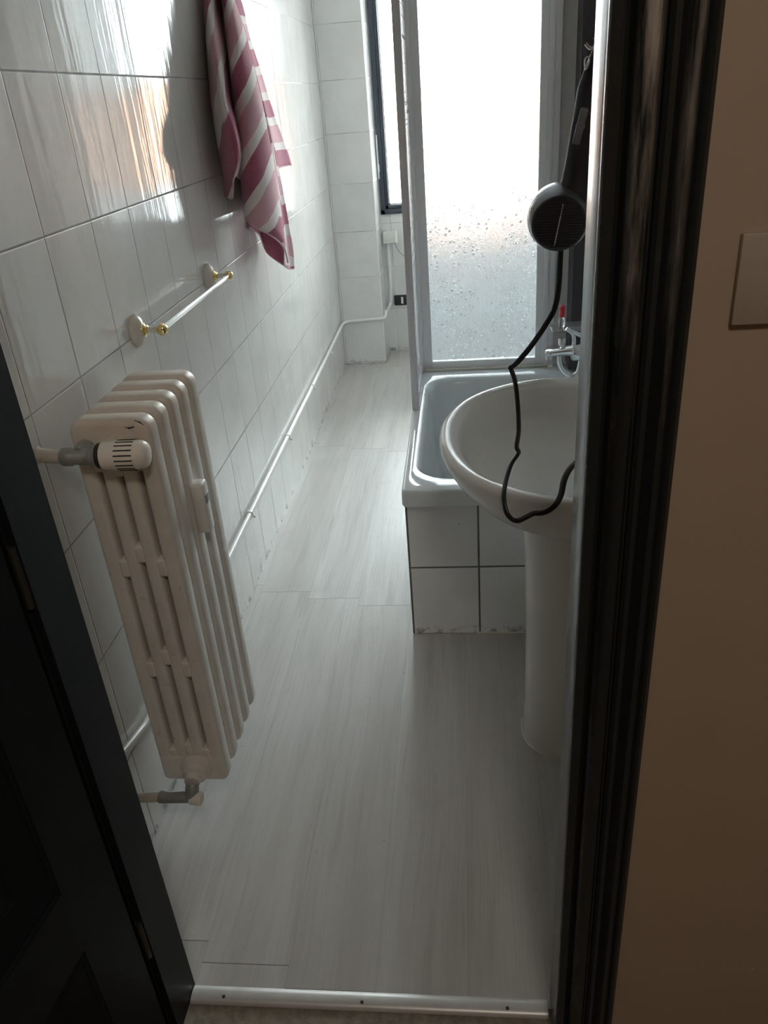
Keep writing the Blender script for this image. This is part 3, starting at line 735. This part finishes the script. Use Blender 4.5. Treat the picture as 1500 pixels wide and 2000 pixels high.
# return panel seen almost edge on
ys = 2.585
def stile(bm, xA, xB, y0, y1, z0, z1, lean=.006):
    v0 = len(bm.verts); box(bm, xA, xB, y0, y1, z0, z1, bev=.002); bm.verts.ensure_lookup_table()
    for v in bm.verts[v0:]: v.co.x += lean*(v.co.z-bz)
bm = bmesh.new()
stile(bm, -.1815, -.158, ys, ys+.035, zb, ZT, .004); stile(bm, -.180, -.161, ys+.03, 3.046, zb, zb+.03, .004); stile(bm, -.180, -.161, ys+.03, 3.046, ZT-.03, ZT, .004)
cobj('side_frame', bm, M['alu_dark'], sc, 30)
bm = bmesh.new(); stile(bm, -.175, -.155, 3.010, 3.046, zb, ZT, .004); cobj('corner_post', bm, M['alu'], sc, 30)
bm = bmesh.new(); stile(bm, -.172, -.169, ys+.03, 3.012, zb+.025, ZT-.028, .004); cobj('side_pane', bm, M['frosted'], sc, 0)

# ================================================================== BATH MIXER on right wall
mixr = root('bath_mixer', (.42, 2.5, .76), 'chrome bath mixer tap with hose on right wall above the tub', 'tap')
ymx = 2.50
def mp(px, py, y=ymx): return at(px, py, 1, y)
bm = bmesh.new(); c1 = mp(1122, 688); lathe(bm, (c1.x-.01, ymx, c1.z), (1, 0, 0), [(0, .022), (.004, .026), (.05, .027), (.06, .022), (XR-c1.x+.008, .022)], 20)
cobj('mixer_body', bm, M['chrome'], mixr)
bm = bmesh.new(); a = mp(1065, 690); b_ = mp(1098, 686); c_ = mp(1120, 684)
rings = []
for p, w, h in ((a+Vector((-.001, 0, .001)), .007, .004), (a+Vector((.003, 0, 0)), .014, .010), (a+Vector((.02, 0, .001)), .017, .011), (b_, .018, .013), (c_, .022, .018)):
    rings.append([(p.x, p.y+w*math.cos(t), p.z+h*math.sin(t)) for t in [2*PI*k/16 for k in range(16)]])
loft(bm, rings); tube(bm, [a+Vector((.010, 0, -.004)), a+Vector((.010, 0, -.020))], .010, 14); cobj('spout', bm, M['chrome'], mixr, 60)
bm = bmesh.new(); k_ = mp(1097, 678); lathe(bm, k_, (0, 0, 1), [(0, .006), (.006, .006), (.008, .011), (.026, .0125), (.030, .010)], 16); cobj('diverter_knob', bm, M['chrome'], mixr)
bm = bmesh.new(); h0 = mp(1120, 680); tube(bm, smooth_path([h0, h0+Vector((.004, 0, .04)), mp(1117, 652), mp(1108, 642)], 6), [.010]*7+[.007]*6+[.0055]*6, 10, ) if False else tube(bm, smooth_path([h0, mp(1121, 662), mp(1117, 650), mp(1106, 642)], 6), .0065, 10)
tube(bm, [mp(1135, 655), mp(1120, 649), mp(1106, 642)], [.007, .006, .004], 10)
cobj('lever', bm, M['chrome'], mixr)
bm = bmesh.new(); tube(bm, smooth_path([mp(1092, 694), mp(1093, 712), mp(1101, 727), mp(1114, 734), mp(1128, 728), mp(1134, 705)], 7), .0075, 12); cobj('shower_hose', bm, M['chrome'], mixr)

# glass shelf and bottle
sh = root('glass_shelf', (.40, 2.62, .835), 'small clear glass shelf on right wall above the chrome mixer tap', 'shelf')
ps = at(1075, 639, 1, 2.72); zsh = ps.z
bm = B(ps.x, XR, 2.66, 2.78, zsh-.004, zsh, bev=.0015); cobj('shelf_plate', bm, M['acrylic'], sh)
pb = at(1097, 636, 1, 2.72)
bt = root('toiletry_bottle', (pb.x, 2.72, zsh), 'slim clear bottle with a red cap on the glass shelf', 'bottle')
bm = bmesh.new(); hcap = at(1097, 617, 1, 2.72).z-zsh; htop = at(1097, 596, 1, 2.72).z-zsh
lathe(bm, (pb.x, 2.72, zsh), (0, 0, 1), [(0, .009), (.003, .011), (hcap-.008, .011), (hcap, .006)], 18); cobj('bottle', bm, M['acrylic'], bt)
bm = bmesh.new(); lathe(bm, (pb.x, 2.72, zsh+hcap-.004), (0, 0, 1), [(0, .008), (.002, .0095), (htop-hcap, .0095), (htop-hcap+.004, .004)], 16); cobj('cap', bm, M['red_plastic'], bt)

# ================================================================== WASHBASIN
wb = root('washbasin', (.2, 1.59, 0), 'grey white pedestal washbasin beside the door frame, hair dryer cord inside', 'washbasin')
SX, SY, AX, AY, ZS = .262, 1.588, .318, .350, .845
def dring(off, z, n=56, cx=SX, cy=SY, ax=AX, ay=AY, xw=XR-.003, fl=1.0):
    """D outline: ellipse towards the room (left), straight sides to the wall"""
    a, b = ax-off, ay-off*fl; pts = []
    xr = xw-max(0, off*1.0) if off > 0 else xw
    m = n//2
    for k in range(m+1):                      # left half from far (y+) over left to near (y-)
        t = PI/2+PI*k/m; e = .92
        pts.append((cx+a*math.copysign(abs(math.cos(t))**e, math.cos(t)), cy+b*math.copysign(abs(math.sin(t))**e, math.sin(t)), z))
    q = n-m-1
    for k in range(1, q//2+1): pts.append((cx+(xr-cx)*k/(q//2), cy-b*(1-.12*(k/(q//2))**2), z))
    for k in range(q-q//2, 0, -1): pts.append((cx+(xr-cx)*k/(q-q//2), cy+b*(1-.12*(k/(q-q//2))**2), z))
    return pts
bm = bmesh.new()
R = []
R += [dring(.215, .655, ay=.33), dring(.175, .668, ay=.335), dring(.115, .700), dring(.062, .735), dring(.026, .775), dring(.008, .805), dring(.002, .822), dring(.000, .833), dring(.002, .841), dring(.007, .8455), dring(.014, .8465), dring(.024, .844)]
def inner(off, z, xw, n=56):
    m = n//2; cx = .235; al = cx-(SX-AX)-off; ar = .155-.45*off; b = AY-off; pts = []
    ts = [PI/2+PI*k/m for k in range(m+1)]; q = n-m-1
    ts += [3*PI/2+PI*k/(q+1) for k in range(1, q+1)]
    for t in ts:
        ct, st = math.cos(t), math.sin(t)
        pts.append((cx+(al if ct < 0 else ar)*math.copysign(abs(ct)**.92, ct), SY+b*math.copysign(abs(st)**.92, st), z))
    return pts
R += [inner(.031, .840, XR-.08), inner(.037, .837, XR-.10), inner(.043, .830, XR-.105), inner(.052, .812, XR-.11), inner(.066, .785, XR-.115), inner(.090, .755, XR-.12), inner(.130, .730, XR-.14), inner(.18, .715, XR-.16), inner(.23, .708, XR-.18)]
loft(bm, R, True, True)
cobj('basin', bm, M['porcelain'], wb, 60)
bm = bmesh.new()
def pring(k, z, x0):
    pts = []
    for q in range(28):
        t = 2*PI*q/28; e = .85
        pts.append((.300+(.300-x0)*math.copysign(abs(math.cos(t))**e, math.cos(t))*(1 if math.cos(t) < 0 else .8), 1.585+.118*k*math.copysign(abs(math.sin(t))**e, math.sin(t)), z))
    return pts
loft(bm, [pring(1.0, .001, .130), pring(1.0, .02, .131), pring(.93, .12, .136), pring(.90, .35, .136), pring(.92, .55, .130), pring(1.05, .70, .115)])
cobj('pedestal', bm, M['porcelain'], wb, 60)
bm = bmesh.new(); tube(bm, [p for p in pring(1.02, .001, .129)]+[pring(1.02, .001, .129)[0]], .0018, 6, cap=False); cobj('sealant', bm, M['caulk'], wb)
bm = bmesh.new(); lathe(bm, (.26, 1.588, .7085), (0, 0, 1), [(0, .022), (.002, .022), (.003, .014)], 20); cobj('drain', bm, M['chrome'], wb)

# ================================================================== HAIR DRYER
YD = 1.46
def dp(px, py, y=YD): return at(px, py, 1, y)
hk = root('wall_hook', (XR, YD+.02, 1.56), 'long steel hook on right wall carrying the hair dryer', 'hook')
bm = bmesh.new(); lathe(bm, (XR, YD+.02, 1.57), (-1, 0, 0), [(0, .016), (.004, .016), (.006, .005)], 14)
lp = dp(1158, 112, YD)
tube(bm, smooth_path([(XR, YD+.02, 1.57), (.36, YD+.02, 1.56), (lp.x+.03, YD+.005, lp.z+.01), (lp.x-.002, YD, lp.z+.012), (lp.x-.012, YD, lp.z+.02)], 5), .003, 8); cobj('hook', bm, M['chrome'], hk)
cen = dp(1091, 437)
dr = root('hair_dryer', cen, 'dark slate hair dryer hanging upside down beside the door frame', 'hair dryer')
ax = (Vector((.10, .97, .13))).normalized()
a_, b2_ = frame_of(ax)
bm = bmesh.new(); R0 = .0465
lathe(bm, cen, ax, [(0, R0), (.004, R0+.0015), (.02, R0+.007), (.045, R0+.009), (.07, R0+.006), (.095, .043), (.125, .034), (.150, .030), (.152, .026), (.12, .024)], 40)
cobj('body_shell', bm, M['shell'], dr, 50)
bm = bmesh.new(); lathe(bm, cen-ax*.009, ax, [(0, .030), (.002, .041), (.006, R0), (.012, R0+.001)], 40)
gr = cobj('air_grille', bm, M['black_plastic'], dr, 50)
bm = bmesh.new()
for k in range(-8, 9):
    z = k*.0047; L = math.sqrt(max(0, .040**2-z*z))
    if L > .004: tube(bm, [cen-ax*.0095-a_*L+b2_*z, cen-ax*.0095+a_*L+b2_*z], .0008, 5)
gs = obj('grille_rib', bm, M['slate_plastic'], gr); gs['kind'] = 'stuff'
p1, p2 = at(1098, 403, 1, cen.y-.013), at(1083, 477, 1, cen.y-.013)
bm = bmesh.new()
e1_ = cen-ax*.0102; d_ = (p1-p2); d_ = (d_-ax*d_.dot(ax)).normalized()
tube(bm, [e1_+Vector((0.0, 0, 0))+d_*.036, e1_-d_*.036], .0011, 6); st_ = obj('silver_bar', bm, M['silver_plastic'], gr)
# handle : left contour measured, about 55 mm wide, tapering to the top
bm = bmesh.new(); hr = []
HL = [((1078, 392), .036, .034), ((1096, 352), .031, .029), ((1105, 310), .0285, .0235), ((1113, 260), .0275, .021), ((1121, 215), .027, .020), ((1128, 172), .0265, .019), ((1139, 140), .021, .016), ((1152, 108), .0135, .012), ((1163, 80), .0065, .007)]
for (px, py), hw, hdp in HL:
    e = dp(px, py, YD+.042)
    side = Vector((1, 0, -.10)).normalized(); c = e+side*hw
    hr.append([c+side*hw*math.copysign(abs(math.cos(t))**.8, math.cos(t))+Vector((0, 1, 0))*hdp*math.sin(t) for t in [2*PI*k/20 for k in range(20)]])
loft(bm, hr); cobj('handle', bm, M['slate_plastic'], dr, 60)
bm = bmesh.new(); s1 = dp(1137, 232, YD+.0215); s2 = dp(1130, 262, YD+.0205)
box(bm, -.0105, .0105, -.002, .004, -.028, .028, bev=.0018)
mt = Matrix.Rotation(math.radians(13), 4, 'Y'); mid = (s1+s2)/2
for v in bm.verts:
    sx_ = v.co.x; rr_ = max(0, abs(v.co.z)-.0175); 
    if rr_ > 0: v.co.x *= math.sqrt(max(.04, 1-(rr_/.0112)**2))
    v.co = mt @ v.co + mid
sp_ = cobj('switch_plate', bm, M['grey_plastic'], dr, 60)
bm = bmesh.new(); lathe(bm, mid+Vector((0, -.001, 0)), (0, -1, 0), [(0, .008), (.003, .0075), (.004, .006)], 18); obj('switch', bm, M['grey_plastic'], sp_)
bm = bmesh.new(); tube(bm, smooth_path([dp(1143, 137, YD+.03), dp(1142, 120, YD+.03), dp(1146, 111, YD+.03), dp(1151, 114, YD+.03), dp(1149, 128, YD+.03), dp(1144, 136, YD+.03)], 5), .0011, 6); cobj('hanging_loop', bm, M['silver_plastic'], dr)
# cord
cpx = [(1163, 70, 1.50), (1180, 120, 1.54), (1178, 250, 1.58), (1150, 380, 1.585), (1108, 430, 1.58), (1097, 470, 1.56), (1094, 510, 1.53), (1091, 560, 1.50), (1083, 602, 1.47), (1062, 640, 1.45), (1034, 680, 1.43), (1010, 708, 1.41), (998, 718, 1.40), (999, 724, 1.40),
       (1006, 745, 1.39), (1011, 790, 1.38), (1013, 840, 1.36), (1009, 872, 1.345), (1013, 883, 1.34), (1009, 891, 1.335), (998, 908, 1.32), (988, 940, 1.295), (984, 970, 1.262), (989, 1000, 1.243), (1000, 1014, 1.238), (1012, 1017, 1.234), (1028, 1010, 1.236), (1042, 1003, 1.238), (1058, 1002, 1.238), (1072, 997, 1.238), (1086, 985, 1.235), (1096, 965, 1.22), (1101, 940, 1.20), (1110, 920, 1.17), (1124, 905, 1.13), (1145, 893, 1.08)]
cp = []
for px, py, yy in cpx:
    p = at(px, py, 1, yy)
    cp.append(p)
cp.append(Vector((.26, 1.0, 1.10))); cp.append(Vector((.33, .93, 1.12))); cp.append(Vector((.33, .89, 1.12)))
bm = bmesh.new(); tube(bm, smooth_path(cp, 6), .0052, 10, flat=.62); cc_ = cobj('power_cord', bm, M['cord'], dr)

# ================================================================== SWITCH PLATE in the hall
pl0 = at(1450, 455, 1, .797); pl1 = at(1448, 635, 1, .797)
bm = B(.262, .345, .792, .801, pl1.z+.001, pl0.z, bev=.002)
tag(obj('wall_plate', bm, M['plate']), 'blank painted over cover plate on the ochre hall wall', 'wall plate')
